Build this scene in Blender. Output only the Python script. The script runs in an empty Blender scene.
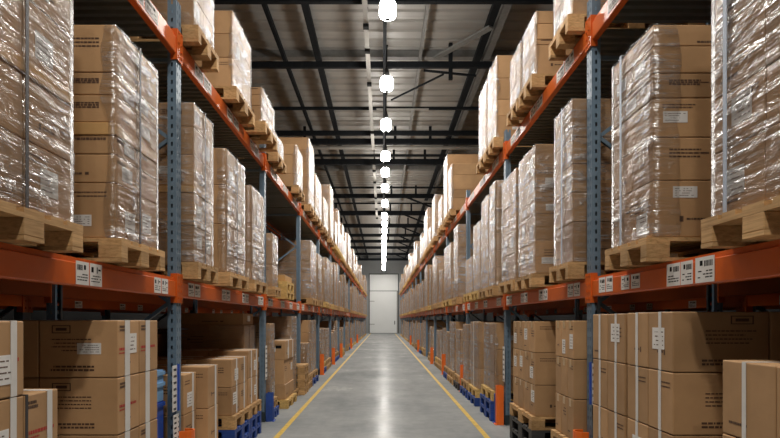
import bpy, bmesh, math, random
from mathutils import Vector, noise

rnd = random.Random(7)
SC = bpy.context.scene
COL = SC.collection
F = 620.0                     # focal length in pixels of a 780 px wide frame
ORD = ['first', 'second', 'third', 'fourth', 'fifth', 'sixth', 'seventh', 'eighth', 'ninth', 'tenth', 'eleventh', 'twelfth',
       'thirteenth', 'fourteenth', 'fifteenth', 'sixteenth', 'seventeenth', 'eighteenth', 'nineteenth', 'twentieth',
       'twenty-first', 'twenty-second', 'twenty-third', 'twenty-fourth', 'twenty-fifth', 'twenty-sixth', 'twenty-seventh', 'twenty-eighth', 'twenty-ninth', 'thirtieth']
SIDE = {-1: 'left', 1: 'right'}

# ------------------------------------------------------------------ materials
def lin(r, g, b):
    def f(c):
        c /= 255.0
        return c / 12.92 if c <= 0.04045 else ((c + 0.055) / 1.055) ** 2.4
    return (f(r), f(g), f(b), 1.0)


class NT:
    """small helper round a node tree"""
    def __init__(self, name):
        self.m = bpy.data.materials.new(name)
        self.m.use_nodes = True
        self.t = self.m.node_tree
        self.t.nodes.clear()
        self.out = self.n('ShaderNodeOutputMaterial')

    def n(self, typ, **kw):
        nd = self.t.nodes.new(typ)
        for k, v in kw.items():
            if k.startswith('i_'):
                nd.inputs[k[2:].replace('_', ' ')].default_value = v
            else:
                setattr(nd, k, v)
        return nd

    def l(self, a, b):
        self.t.links.new(a, b)

    def math(self, op, a, b=None, clamp=False):
        nd = self.n('ShaderNodeMath', operation=op, use_clamp=clamp)
        for i, v in enumerate((a, b)):
            if v is None:
                continue
            if isinstance(v, (int, float)):
                nd.inputs[i].default_value = v
            else:
                self.l(v, nd.inputs[i])
        return nd.outputs[0]

    def coords(self, scale=(1, 1, 1), rot=(0, 0, 0), jitter=True):
        tc = self.n('ShaderNodeTexCoord')
        src = tc.outputs['Object']
        if jitter:
            oi = self.n('ShaderNodeObjectInfo')
            mul = self.n('ShaderNodeMath', operation='MULTIPLY')
            self.l(oi.outputs['Random'], mul.inputs[0])
            mul.inputs[1].default_value = 37.0
            add = self.n('ShaderNodeVectorMath', operation='ADD')
            self.l(src, add.inputs[0])
            self.l(mul.outputs[0], add.inputs[1])
            src = add.outputs[0]
        mp = self.n('ShaderNodeMapping')
        mp.inputs['Scale'].default_value = scale
        mp.inputs['Rotation'].default_value = rot
        self.l(src, mp.inputs['Vector'])
        return mp.outputs[0]

    def noise(self, vec, scale, detail=3.0, rough=0.5, dist=0.0):
        nd = self.n('ShaderNodeTexNoise')
        nd.inputs['Scale'].default_value = scale
        nd.inputs['Detail'].default_value = detail
        nd.inputs['Roughness'].default_value = rough
        nd.inputs['Distortion'].default_value = dist
        self.l(vec, nd.inputs['Vector'])
        return nd.outputs['Fac']

    def ramp(self, fac, stops):
        nd = self.n('ShaderNodeValToRGB')
        el = nd.color_ramp.elements
        while len(el) < len(stops):
            el.new(0.5)
        for e, (p, c) in zip(el, stops):
            e.position = p
            e.color = c if len(c) == 4 else (*c, 1.0)
        self.l(fac, nd.inputs[0])
        return nd.outputs[0]

    def bump(self, h, strength=0.3, dist=0.01):
        nd = self.n('ShaderNodeBump')
        nd.inputs['Strength'].default_value = strength
        nd.inputs['Distance'].default_value = dist
        self.l(h, nd.inputs['Height'])
        return nd.outputs[0]

    def principled(self, color=None, rough=0.6, metal=0.0, normal=None, spec=None):
        p = self.n('ShaderNodeBsdfPrincipled')
        if color is not None:
            if isinstance(color, tuple):
                p.inputs['Base Color'].default_value = color
            else:
                self.l(color, p.inputs['Base Color'])
        if isinstance(rough, (int, float)):
            p.inputs['Roughness'].default_value = rough
        else:
            self.l(rough, p.inputs['Roughness'])
        p.inputs['Metallic'].default_value = metal
        if spec is not None:
            p.inputs['Specular IOR Level'].default_value = spec
        if normal is not None:
            self.l(normal, p.inputs['Normal'])
        self.l(p.outputs[0], self.out.inputs['Surface'])
        return p

    def tint(self, col, amount=0.25, hue=0.0):
        """per-object brightness variation"""
        oi = self.n('ShaderNodeObjectInfo')
        mr = self.n('ShaderNodeMapRange')
        self.l(oi.outputs['Random'], mr.inputs['Value'])
        mr.inputs['To Min'].default_value = 1.0 - amount
        mr.inputs['To Max'].default_value = 1.0 + amount
        hs = self.n('ShaderNodeHueSaturation')
        self.l(mr.outputs[0], hs.inputs['Value'])
        self.l(col, hs.inputs['Color'])
        return hs.outputs[0]


def simple(name, rgb, rough=0.6, metal=0.0, var=0.12, scale=9.0, tint=0.0, bump=0.0, spec=None, stretch=(1, 1, 1)):
    t = NT(name)
    v = t.coords(stretch)
    nz = t.noise(v, scale, 4.0, 0.6)
    c = lin(*rgb)
    dk = tuple(x * (1 - var) for x in c[:3]) + (1.0,)
    lt = tuple(min(1, x * (1 + var)) for x in c[:3]) + (1.0,)
    col = t.ramp(nz, [(0.25, dk), (0.75, lt)])
    if tint:
        col = t.tint(col, tint)
    nrm = t.bump(nz, bump, 0.01) if bump else None
    t.principled(col, rough, metal, nrm, spec)
    return t.m


def mat_cardboard(name, rgb):
    t = NT(name)
    fl = t.noise(t.coords((2, 2, 90)), 3.0, 2.0)
    bl = t.noise(t.coords(), 3.2, 4.0, 0.6)
    c = lin(*rgb)
    col = t.ramp(bl, [(0.3, tuple(x * k for x, k in zip(c[:3], (0.88, 0.86, 0.83)))), (0.7, tuple(x * 1.1 for x in c[:3]))])
    col = t.tint(col, 0.17)
    hgt = t.math('ADD', t.math('MULTIPLY', fl, 0.25), bl)
    t.principled(col, 0.62, 0.0, t.bump(hgt, 0.25, 0.006), 0.3)
    return t.m


def mat_wood(name, rgb, tint=0.22):
    t = NT(name)
    g = t.noise(t.coords((9, 1.2, 26)), 2.5, 4.0, 0.6, 0.6)
    b = t.noise(t.coords(), 5.0, 3.0)
    c = lin(*rgb)
    col = t.ramp(g, [(0.25, tuple(x * k for x, k in zip(c[:3], (0.62, 0.58, 0.5)))), (0.55, c[:3]), (0.8, tuple(min(1, x * 1.18) for x in c[:3]))])
    mx = t.n('ShaderNodeMix', data_type='RGBA', blend_type='MULTIPLY')
    mx.inputs[0].default_value = 0.35
    t.l(col, mx.inputs[6])
    t.l(t.ramp(b, [(0.35, (0.55, 0.5, 0.45)), (0.65, (1, 1, 1))]), mx.inputs[7])
    t.principled(t.tint(mx.outputs[2], tint), 0.75, 0.0, t.bump(g, 0.3, 0.004), 0.25)
    return t.m


def mat_film():
    t = NT('stretch_film')
    wr = t.noise(t.coords((.55, .55, 13), (0.10, 0.08, 0)), 1.6, 3.0, 0.5, 0.1)       # long wrapping creases
    wr2 = t.noise(t.coords((.5, .5, 15), (-0.18, -0.16, 0)), 1.5, 2.0, 0.5, 0.1)
    cr = t.noise(t.coords((1, 1, 2.2)), 6.0, 4.0, 0.6, 0.6)                          # crumples
    big = t.noise(t.coords((1, 1, .8)), 2.2, 2.0)
    h = t.math('ADD', t.math('MULTIPLY', wr, 0.9), t.math('MULTIPLY', cr, 0.8))
    nrm = t.bump(h, 1.0, 0.028)

    def ridge(n, k):
        return t.math('SUBTRACT', 1.0, t.math('MULTIPLY', t.math('ABSOLUTE', t.math('SUBTRACT', n, 0.5)), k), True)
    mask = t.math('MULTIPLY', t.math('SUBTRACT', big, 0.40), 4.0, True)
    lines = t.math('MAXIMUM', ridge(wr, 30.0), ridge(wr2, 34.0))
    lines = t.math('MULTIPLY', lines, t.math('ADD', t.math('MULTIPLY', mask, .8), .2))
    patch = t.math('MULTIPLY', t.math('SUBTRACT', t.math('ADD', t.math('MULTIPLY', cr, .6), t.math('MULTIPLY', wr, .5)), .55), 4.0, True)
    lw = t.n('ShaderNodeLayerWeight')
    lw.inputs['Blend'].default_value = 0.22
    fac = t.math('ADD', t.math('MULTIPLY', patch, t.math('ADD', t.math('MULTIPLY', mask, .80), .04)), 0.015)
    fac = t.math('ADD', fac, t.math('MULTIPLY', lines, 0.30))
    fac = t.math('ADD', fac, t.math('MULTIPLY', lw.outputs['Fresnel'], 0.45), True)
    gl = t.n('ShaderNodeBsdfGlossy')
    gl.inputs['Color'].default_value = (0.95, 0.97, 1, 1)
    gl.inputs['Roughness'].default_value = 0.30
    t.l(nrm, gl.inputs['Normal'])
    df = t.n('ShaderNodeBsdfDiffuse')
    df.inputs['Color'].default_value = (0.86, 0.87, 0.9, 1)
    t.l(nrm, df.inputs['Normal'])
    m1 = t.n('ShaderNodeMixShader')
    m1.inputs[0].default_value = 0.28
    t.l(gl.outputs[0], m1.inputs[1])
    t.l(df.outputs[0], m1.inputs[2])
    tr = t.n('ShaderNodeBsdfTransparent')
    m2 = t.n('ShaderNodeMixShader')
    t.l(fac, m2.inputs[0])
    t.l(tr.outputs[0], m2.inputs[1])
    t.l(m1.outputs[0], m2.inputs[2])
    gs = t.n('ShaderNodeBsdfGlossy')
    gs.inputs['Roughness'].default_value = 0.14
    t.l(nrm, gs.inputs['Normal'])
    m3 = t.n('ShaderNodeMixShader')
    m3.inputs[0].default_value = 0.10
    t.l(m2.outputs[0], m3.inputs[1])
    t.l(gs.outputs[0], m3.inputs[2])
    t.l(m3.outputs[0], t.out.inputs['Surface'])
    return t.m


def mat_floor():
    t = NT('polished_concrete')
    v = t.coords(jitter=False)
    a = t.noise(v, 0.5, 5.0, 0.6)
    b = t.noise(v, 6.0, 5.0, 0.65)
    st = t.noise(t.coords((1.0, 0.22, 1), jitter=False), 2.2, 4.0, 0.6)
    mixv = t.math('ADD', t.math('MULTIPLY', a, 0.5), t.math('ADD', t.math('MULTIPLY', b, 0.22), t.math('MULTIPLY', st, 0.28)))
    col = t.ramp(mixv, [(0.36, lin(128, 132, 133)), (0.52, lin(150, 153, 153)), (0.66, lin(167, 168, 167))])
    ro = t.n('ShaderNodeMapRange')
    t.l(mixv, ro.inputs['Value'])
    ro.inputs['From Min'].default_value = 0.35
    ro.inputs['From Max'].default_value = 0.65
    ro.inputs['To Min'].default_value = 0.17
    ro.inputs['To Max'].default_value = 0.30
    df = t.n('ShaderNodeBsdfDiffuse')
    t.l(col, df.inputs['Color'])
    gl = t.n('ShaderNodeBsdfGlossy')
    t.l(ro.outputs[0], gl.inputs['Roughness'])
    t.l(t.bump(b, 0.03, 0.002), gl.inputs['Normal'])
    lw = t.n('ShaderNodeLayerWeight')
    lw.inputs['Blend'].default_value = 0.4
    fac = t.math('ADD', t.math('MULTIPLY', lw.outputs['Facing'], 0.065), 0.004)
    mx = t.n('ShaderNodeMixShader')
    t.l(fac, mx.inputs[0])
    t.l(df.outputs[0], mx.inputs[1])
    t.l(gl.outputs[0], mx.inputs[2])
    t.l(mx.outputs[0], t.out.inputs['Surface'])
    return t.m


def mat_emit(name, strength):
    t = NT(name)
    e = t.n('ShaderNodeEmission')
    e.inputs['Color'].default_value = (1.0, 0.955, 0.89, 1)
    e.inputs['Strength'].default_value = strength
    t.l(e.outputs[0], t.out.inputs['Surface'])
    return t.m


M = {
    'card': mat_cardboard('brown_cardboard', (181, 144, 104)),
    'kraft': mat_cardboard('kraft_tray', (206, 164, 108)),
    'wood': mat_wood('pallet_wood', (198, 160, 112)),
    'yellow_wood': mat_wood('fresh_pallet_wood', (222, 186, 118), 0.1),
    'blue_wood': simple('blue_pallet_paint', (34, 70, 146), 0.6, var=0.3, scale=7, tint=0.15),
    'black_wood': simple('dark_pallet_plastic', (52, 52, 52), 0.6, var=0.2, tint=0.2),
    'film': mat_film(),
    'ink': simple('printing_ink', (84, 60, 44), 0.7, var=0.2),
    'red_ink': simple('red_printing_ink', (176, 52, 44), 0.7, var=0.15),
    'paper': simple('white_paper', (226, 224, 220), 0.6, var=0.05),
    'tape_clear': simple('packing_tape', (196, 168, 128), 0.3, var=0.06),
    'strap_dark': simple('dark_strap', (62, 62, 64), 0.4, var=0.15),
    'strap_white': simple('white_strap', (222, 220, 216), 0.4, var=0.06),
    'strap_grey': simple('pale_blue_strap', (176, 188, 204), 0.35, var=0.08),
    'orange': simple('orange_beam_paint', (206, 94, 30), 0.38, var=0.1, scale=3, tint=0.05),
    'guard_orange': simple('orange_guard_plastic', (240, 112, 34), 0.45, var=0.05),
    'steel_blue': simple('blue_grey_upright_paint', (106, 128, 146), 0.42, metal=0.1, var=0.14, scale=6, tint=0.06),
    'steel_dark': simple('dark_green_steel', (50, 60, 62), 0.5, metal=0.2, var=0.15),
    'galv': simple('galvanised_sheet', (112, 116, 112), 0.45, metal=0.45, var=0.2, scale=4, tint=0.1, stretch=(1, 6, 1)),
    'floor': mat_floor(),
    'yellow': simple('yellow_line_paint', (206, 170, 58), 0.5, var=0.3, scale=14),
    'roof': simple('white_roof_sheet', (172, 170, 165), 0.4, metal=0.1, var=0.1, scale=1.6, stretch=(0.35, 5, 1)),
    'roof_steel': simple('black_roof_steel', (32, 35, 38), 0.8, metal=0.0, var=0.2, spec=0.1),
    'roof_grey': simple('grey_roof_steel', (132, 133, 131), 0.6, metal=0.1, var=0.15),
    'white_steel': simple('white_rail_paint', (158, 156, 150), 0.45, var=0.06),
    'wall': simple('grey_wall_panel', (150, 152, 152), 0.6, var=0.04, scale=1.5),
    'wall_shade': simple('wall_panel_shade_colour', (30, 31, 32), 0.7, var=0.05, scale=1.5),  # near-black colour stands in for the darkness of the unlit side aisles
    'door': simple('white_door_panel', (242, 244, 243), 0.4, var=0.02, scale=1.0),
    'rubber': simple('dark_door_frame', (60, 64, 66), 0.6, var=0.1),
    'crate_blue': simple('light_blue_plastic', (128, 172, 214), 0.4, var=0.12),
    'sign_blue': simple('blue_sign_plastic', (30, 76, 176), 0.4, var=0.05),
    'lamp': mat_emit('lamp_diffuser_glow', 46.0),
    'lamp_metal': simple('lamp_housing', (44, 44, 44), 0.4, metal=0.4, var=0.06),
    'black': simple('black_plastic', (24, 24, 24), 0.7, var=0.1, spec=0.1),
}

# ------------------------------------------------------------------ mesh helpers
class MB:
    def __init__(self):
        self.v, self.f, self.m = [], [], []

    def box(self, x0, x1, y0, y1, z0, z1, m=0):
        b = len(self.v)
        self.v += [(x, y, z) for z in (z0, z1) for y in (y0, y1) for x in (x0, x1)]
        for q in ((0, 2, 3, 1), (4, 5, 7, 6), (0, 1, 5, 4), (2, 6, 7, 3), (0, 4, 6, 2), (1, 3, 7, 5)):
            self.f.append(tuple(b + i for i in q))
            self.m.append(m)
        return self

    def bar(self, p, q, w, h, m=0):
        """square bar from p to q"""
        p, q = Vector(p), Vector(q)
        d = (q - p).normalized()
        up = Vector((0, 0, 1)) if abs(d.z) < 0.95 else Vector((0, 1, 0))
        a = d.cross(up).normalized() * w / 2
        c = a.cross(d).normalized() * h / 2
        b = len(self.v)
        for e in (p, q):
            self.v += [tuple(e - a - c), tuple(e + a - c), tuple(e + a + c), tuple(e - a + c)]
        for s in ((0, 1, 2, 3), (7, 6, 5, 4), (0, 4, 5, 1), (1, 5, 6, 2), (2, 6, 7, 3), (3, 7, 4, 0)):
            self.f.append(tuple(b + i for i in s))
            self.m.append(m)
        return self

    def quad(self, pts, m=0):
        b = len(self.v)
        self.v += [tuple(p) for p in pts]
        self.f.append(tuple(range(b, b + len(pts))))
        self.m.append(m)
        return self

    def lathe(self, prof, n=20, c=(0, 0, 0), m=0, cap=True):
        b = len(self.v)
        for r, z in prof:
            for i in range(n):
                a = 2 * math.pi * i / n
                self.v.append((c[0] + r * math.cos(a), c[1] + r * math.sin(a), c[2] + z))
        for j in range(len(prof) - 1):
            for i in range(n):
                k = (i + 1) % n
                self.f.append((b + j * n + i, b + j * n + k, b + (j + 1) * n + k, b + (j + 1) * n + i))
                self.m.append(m)
        if cap:
            self.f.append(tuple(b + i for i in range(n))[::-1])
            self.f.append(tuple(b + (len(prof) - 1) * n + i for i in range(n)))
            self.m += [m, m]
        return self

    def mesh(self, name, mats, bevel=0.0, smooth=False):
        me = bpy.data.meshes.new(name)
        me.from_pydata(self.v, [], self.f)
        for k in (mats if isinstance(mats, (list, tuple)) else [mats]):
            me.materials.append(M[k])
        me.polygons.foreach_set('material_index', self.m)
        bm = bmesh.new()
        bm.from_mesh(me)
        if bevel:
            bmesh.ops.bevel(bm, geom=bm.edges[:], offset=bevel, segments=2, affect='EDGES', profile=0.5, clamp_overlap=True)
        bmesh.ops.recalc_face_normals(bm, faces=bm.faces[:])
        bm.to_mesh(me)
        bm.free()
        if smooth:
            me.polygons.foreach_set('use_smooth', [True] * len(me.polygons))
        me.update()
        return me


def link(name, me, parent=None, loc=(0, 0, 0), rot=(0, 0, 0), scale=(1, 1, 1)):
    o = bpy.data.objects.new(name, me)
    COL.objects.link(o)
    o.location, o.rotation_euler, o.scale = loc, rot, scale
    if parent:
        o.parent = parent
    return o


USED = set()
def tag(o, label, cat, group=None, kind=None):
    n = len(label.replace(',', ' ').split())
    assert 4 <= n <= 16, (n, label)
    if label in USED and not group:
        print('REPEATED LABEL', label)
    USED.add(label)
    o['label'], o['category'] = label, cat
    if group:
        o['group'] = group
    if kind:
        o['kind'] = kind
    return o


def thing(name, label, cat, loc=(0, 0, 0), scale=(1, 1, 1), group=None, rot=(0, 0, 0), kind=None):
    return tag(link(name, None, None, loc, rot, scale), label, cat, group, kind)


def struct(name, me, loc=(0, 0, 0), parent=None):
    o = link(name, me, parent, loc)
    if not parent:
        o['kind'] = 'structure'
    return o


CACHE = {}
def cached(key, fn):
    if key not in CACHE:
        CACHE[key] = fn()
    return CACHE[key]


# ------------------------------------------------------------------ building shell
YW = 70.0
XB = 8.5
ZC = 8.75
struct('floor', MB().box(-XB, XB, -9, YW, -0.2, 0).mesh('floor', 'floor'))
for s in (-1, 1):
    struct('wall_' + SIDE[s], MB().box(min(s * XB, s * (XB + .2)), max(s * XB, s * (XB + .2)), -9.2, YW + .2, -0.2, ZC + .4).mesh('wall', 'wall_shade'))
struct('wall_back', MB().box(-XB, XB, -9.2, -9, -0.2, ZC + .4).mesh('wall_back', 'wall'))
DX0, DX1, DZ = -1.6, 1.78, 6.7      # the doorway in the end wall
m = MB()
m.box(-XB, DX0, YW, YW + .2, -0.2, ZC + .4).box(DX1, XB, YW, YW + .2, -0.2, ZC + .4).box(DX0, DX1, YW, YW + .2, DZ, ZC + .4)
struct('wall_front', m.mesh('wall_front', 'wall'))
d = struct('door_1', MB().box(DX0 + .1, DX1 - .22, YW + .02, YW + .1, 0.02, 4.75).mesh('door', 'door'))
struct('upper_panel', MB().box(DX0 + .1, DX1 - .1, YW + .02, YW + .1, 4.82, DZ - .05).mesh('upper_panel', 'door'), parent=d)
struct('side_panel', MB().box(DX1 - .2, DX1 - .1, YW + .03, YW + .1, 0.02, 4.78).mesh('side_panel', 'white_steel'), parent=d)
m = MB().box(DX0, DX0 + .08, YW - .02, YW + .12, 0, DZ).box(DX1 - .08, DX1, YW - .02, YW + .12, 0, DZ).box(DX0, DX1, YW - .02, YW + .12, DZ - .04, DZ + .04)
m.box(DX0 + .08, DX1 - .08, YW, YW + .11, 4.755, 4.815)
struct('door_frame', m.mesh('door_frame', 'rubber'), parent=d)
struct('threshold', MB().box(DX0, DX1, YW - .03, YW + .1, 0, 0.03).mesh('threshold', 'rubber'), parent=d)
for z in (1.0, 3.6):
    struct('hinge', MB().box(DX0 + .1, DX0 + .65, YW - .0, YW + .03, z, z + .05).mesh('hinge', 'roof_grey'), parent=d)
struct('door_handle', MB().box(DX1 - .5, DX1 - .42, YW - .05, YW + .03, 1.0, 1.4).mesh('door_handle', 'black'), parent=d)

# corrugated roof deck, ribs running across the aisle
def roof_mesh():
    m = MB()
    pts, y = [], -9.0
    while y < YW:
        for dy, dz in ((0, 0), (.34, 0), (.37, .05), (.47, .05), (.50, 0)):
            pts.append((y + dy, ZC - .0 + dz - .05))
        y += .5
    b = 0
    for (yy, zz) in pts:
        m.v += [(-XB, yy, zz), (XB, yy, zz), (XB, yy, zz + .12), (-XB, yy, zz + .12)]
    n = len(pts)
    for i in range(n - 1):
        a, c = 4 * i, 4 * (i + 1)
        if abs(pts[i][0] - pts[i + 1][0]) < 1e-6:
            continue
        m.f += [(a, a + 1, c + 1, c), (a + 3, c + 3, c + 2, a + 2)]
        m.m += [0, 0]
    return m.mesh('ceiling', 'roof')
struct('ceiling', roof_mesh())

def px_y(dy, dz):            # distance of something dz above the eye that shows dy pixels above the horizon
    return F * dz / dy

# cross beams (black steel across the aisle)
for yy, w, h in ((-3.2, .12, .2), (1.6, .12, .2), (6.8, .14, .22), (12.75, .12, .16), (16.05, .12, .15), (21.9, .12, .16), (22.95, .16, .2), (25.9, .2, .22), (33.0, .16, .22), (38.3, .2, .26), (43.4, .2, .26), (48.3, .16, .22),
                 (52.0, .16, .24), (56.5, .18, .24), (62.0, .18, .24), (67.5, .2, .24)):
    struct('roof_beam', MB().box(-XB, XB, yy - w / 2, yy + w / 2, 8.1 - h / 2, 8.1 + h / 2).mesh('roof_beam', 'roof_steel'))
for yy in (19.4, 24.95, 31.0, 35.2):
    struct('roof_purlin', MB().box(-XB, XB, yy - .05, yy + .05, 8.08, 8.16).mesh('roof_purlin', 'roof_steel'))
for yy in (16.6, 29.0, 41.0):
    struct('roof_purlin', MB().box(-XB, XB, yy - .11, yy + .11, 8.5, 8.68).mesh('roof_purlin', 'roof_grey'))
# members running along the aisle
for k, w, z, mt in ((-.376, .09, 8.36, 'roof_steel'), (-.247, .15, 8.36, 'roof_steel'), (.141, .07, 8.40, 'roof_grey'), (.36, .17, 8.34, 'roof_steel'), (.395, .16, 8.36, 'roof_grey')):
    x = k * (z - 1.5)
    struct('roof_rail', MB().box(x - w / 2, x + w / 2, -9, YW, z - .06, z + .06).mesh('roof_rail', mt))
for x, z0 in ((-5.4, 8.3), (5.6, 8.3)):
    struct('roof_rail', MB().box(x - .08, x + .08, -9, YW, z0, z0 + .16).mesh('roof_rail', 'roof_steel'))
# dark cable channel above the lamps
struct('roof_channel', MB().box(0.0, .08, -9, YW, 7.78, 7.90).mesh('roof_channel', 'roof_steel'))
# hanging posts and knee braces of the trusses
for yy in (16.05, 22.95, 25.9, 33.0, 38.3, 43.4, 48.3, 52.0):
    for x in ((1.75,) if yy < 20 else (-2.9, .45, 1.75)):
        struct('truss_post', MB().box(x - .05, x + .05, yy - .05, yy + .05, 7.72 if yy < 20 else 8.0, 8.66).mesh('truss_post', 'roof_steel'))
struct('truss_brace', MB().bar((2.50, 14.3, 8.26), (1.35, 16.0, 8.26), .16, .05).mesh('truss_brace', 'roof_grey'))
struct('truss_brace', MB().bar((1.05, 16.0, 7.94), (2.4, 16.0, 7.80), .05, .05).mesh('truss_brace', 'roof_steel'))
struct('truss_brace', MB().bar((0.25, 18.6, 8.1), (1.6, 16.4, 8.0), .04, .04).mesh('truss_brace', 'roof_steel'))
for yy in (33.0, 38.3, 43.4, 48.3, 52, 56.5, 62):
    struct('truss_brace', MB().bar((1.2, yy, 8.05), (2.6, yy, 7.5), .09, .09).mesh('truss_brace', 'roof_steel'))
# building columns standing in the flue between the back-to-back racks
for yy in (25.9, 45.0, 62.0):
    for s in (-1, 1):
        struct('pillar', MB().box(s * 2.945 - .07, s * 2.945 + .07, yy - .1, yy + .1, 0, 8.0).mesh('pillar', 'roof_steel'))

# white service rail and pipes
def service_rail():
    m = MB()
    m.box(-.05, .05, 0, 14.6, 0, .09)
    return m.mesh('service_rail', 'white_steel')
t = thing('service_rail', 'long white rail hung under the roof just left of the row of lamps', 'rail', (-.36, 8.0, 7.72))
link('rail_body', service_rail(), t)
for yy in (1.2, 5.0, 6.2, 8.2, 12.4):
    link('rail_clamp', MB().box(-.06, .06, yy, yy + .14, -.07, .0).box(-.015, .015, yy + .05, yy + .08, .08, 1.0).mesh('rail_clamp', 'black'), t)
t = thing('service_rail', 'white rail hung beyond the first, above the middle of the aisle', 'rail', (-.36, 24.6, 7.55))
link('rail_body', MB().box(-.055, .055, 0, 12.5, 0, .1).mesh('rail_body', 'white_steel'), t)
for yy in (.4, 2.5, 6.0, 9.0, 12):
    link('rail_clamp', MB().box(-.065, .065, yy, yy + .14, -.06, .0).box(-.015, .015, yy + .05, yy + .08, .09, 1.1).mesh('rail_clamp', 'black'), t)

def pipe(x0, x1, y, z, r, mt, label):
    me = MB().lathe([(r, 0), (r, x1 - x0)], 12).mesh('roof_pipe', mt, smooth=False)
    o = link('roof_pipe', me, None, (x0, y, z), (0, math.pi / 2, 0))
    tag(o, label, 'pipe')
    return o
pipe(-XB, XB, 23.8, 8.12, .075, 'white_steel', 'pale pipe crossing the aisle high under the roof beams')
pipe(-.2, 1.4, 19.0, 7.96, .03, 'white_steel', 'short thin white tube beside the second lamp under the roof')
pipe(-1.2, XB, 34.0, 8.0, .05, 'white_steel', 'thin pale pipe crossing the roof far down the aisle')

# ------------------------------------------------------------------ lamps
LAMP_W = 70.0
ly = [-4.0, -1.0, 2.0, 5.0, 8.0, 11.0, 14.45, 17.5, 20.85, 23.1, 25.9, 29.3, 32.8, 35.4, 38.2, 41.1, 43.7]
while ly[-1] < 65:
    ly.append(ly[-1] + 2.9)
def lamp_meshes():
    dif = MB().lathe([(.05, -.18), (.10, -.173), (.135, -.145), (.148, -.10), (.148, .07), (.135, .11), (.10, .14), (.06, .15)], 16).mesh('diffuser', 'lamp', smooth=True)
    cap = MB().lathe([(.065, .151), (.065, .24), (.045, .30), (.03, .37)], 14).mesh('lamp_cap', 'lamp_metal')
    cap2 = MB().lathe([(.04, -.20), (.05, -.182)], 14).mesh('bottom_cap', 'lamp_metal')
    rod = MB().lathe([(.016, .37), (.016, .84)], 8).mesh('hanger_rod', 'black')
    hook = MB().box(-.035, .035, -.035, .035, .84, .88).mesh('ceiling_hook', 'black')
    return dif, cap, cap2, rod, hook
dif, cap, cap2, rod, hook = lamp_meshes()
for i, yy in enumerate(ly):
    lab = f'white glowing high-bay lamp on a rod, {ORD[i - 5]} lamp down the row over the aisle' if i >= 5 else \
        f'white glowing high-bay lamp overhead, {ORD[4 - i]} lamp in front of the topmost lamp seen'
    t = thing('high_bay_lamp', lab, 'lamp', (.085, yy, 7.02), group='row of lamps over the aisle')
    for n, me in (('diffuser', dif), ('lamp_cap', cap), ('bottom_cap', cap2), ('hanger_rod', rod), ('ceiling_hook', hook)):
        link(n, me, t)
    ld = bpy.data.lights.new('lamp_light', 'AREA')
    ld.shape, ld.size, ld.energy, ld.color = 'DISK', .26, LAMP_W, (1.0, .945, .87)
    link('lamp_light', ld, t, (0, 0, -.205))

# ------------------------------------------------------------------ floor marking
for x, w in ((-1.36, .07), (1.33, .07)):
    struct('floor_marking', MB().box(x - w / 2, x + w / 2, -6, YW - 1, 0.0, .003).mesh('floor_marking', 'yellow'))

# ------------------------------------------------------------------ racking
POST = {-1: [1.35] + [5.25 + 3.9 * k for k in range(16)], 1: [1.5, 5.2, 8.85] + [12.95 + 4.1 * k for k in range(13)]}   # index 0 = post before the camera's first bay
XF, XR = 1.75, 2.85
TOP1 = 1.86
TOP2 = {-1: 3.93, 1: 4.02}
PW, PD, PH = .12, .075, 4.22

def post_mesh(h=PH, holes=True):
    """perforated C-section; x 0..PD away from the aisle, y 0..PW"""
    m, th = MB(), .004
    if not holes:
        return MB().box(0, PD, 0, PW, 0, h).mesh('upright_post', 'steel_blue')
    cols = [(.022, .038), (.082, .098)]
    ys = [0, cols[0][0], cols[0][1], cols[1][0], cols[1][1], PW]
    for i in (0, 2, 4):
        m.box(0, th, ys[i], ys[i + 1], 0, h)
    z = .05
    segs = [(0, .05)]
    while z < h - .05:
        segs.append((z + .034, min(z + .075, h)))
        z += .075
    for (a, b) in segs:
        for c0, c1 in cols:
            m.box(0, th, c0, c1, a, b)
    for y0 in (0, PW - th):
        m.box(th, .030, y0, y0 + th, 0, h).box(.046, PD, y0, y0 + th, 0, h)
        for (a, b) in segs:
            m.box(.030, .046, y0, y0 + th, a, b)
    m.box(PD - th, PD, th, .03, 0, h).box(PD - th, PD, PW - .03, PW - th, 0, h)
    m.box(.02, .024, th, PW - th, 0, h, 1)  # dark sheet added behind the slots in place of the shade inside
    return m.mesh('upright_post', ['steel_blue', 'steel_dark'])

def frame_braces():
    out = []
    x0, x1 = PD, XR - XF - PD
    zs = [.25, .95, 1.65, 2.35, 3.05, 3.75]
    for i, z in enumerate(zs[:-1]):
        a, b = (x0, x1) if i % 2 == 0 else (x1, x0)
        out.append(MB().bar((a, PW / 2, z), (b, PW / 2, zs[i + 1]), .034, .03).mesh('brace', 'steel_blue'))
    for z in (.25, 3.75):
        out.append(MB().bar((x0, PW / 2, z - .03), (x1, PW / 2, z - .03), .034, .03).mesh('brace', 'steel_blue'))
    return out
POSTM = post_mesh()
POSTS = post_mesh(holes=False)
BRACES = frame_braces()
FOOT = MB().box(-.01, PD + .02, -.03, PW + .03, 0, .012).box(-.006, PD, -.002, -.0, .012, .14).mesh('foot_plate', 'steel_dark')

def frame(side, x, y, label, detail, group):
    t = thing('upright_frame', label, 'rack upright', (side * x, y, 0), (side, 1, 1), group)
    w = XR - XF
    pm = POSTM if detail else POSTS
    link('upright_post', pm, t)
    link('upright_post', pm, t, (w, 0, 0), (0, 0, 0), (-1, 1, 1))
    if detail:
        link('foot_plate', FOOT, t)
        link('foot_plate', FOOT, t, (w, 0, 0), (0, 0, 0), (-1, 1, 1))
    for b in BRACES:
        link('brace', b, t)
    return t

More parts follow.
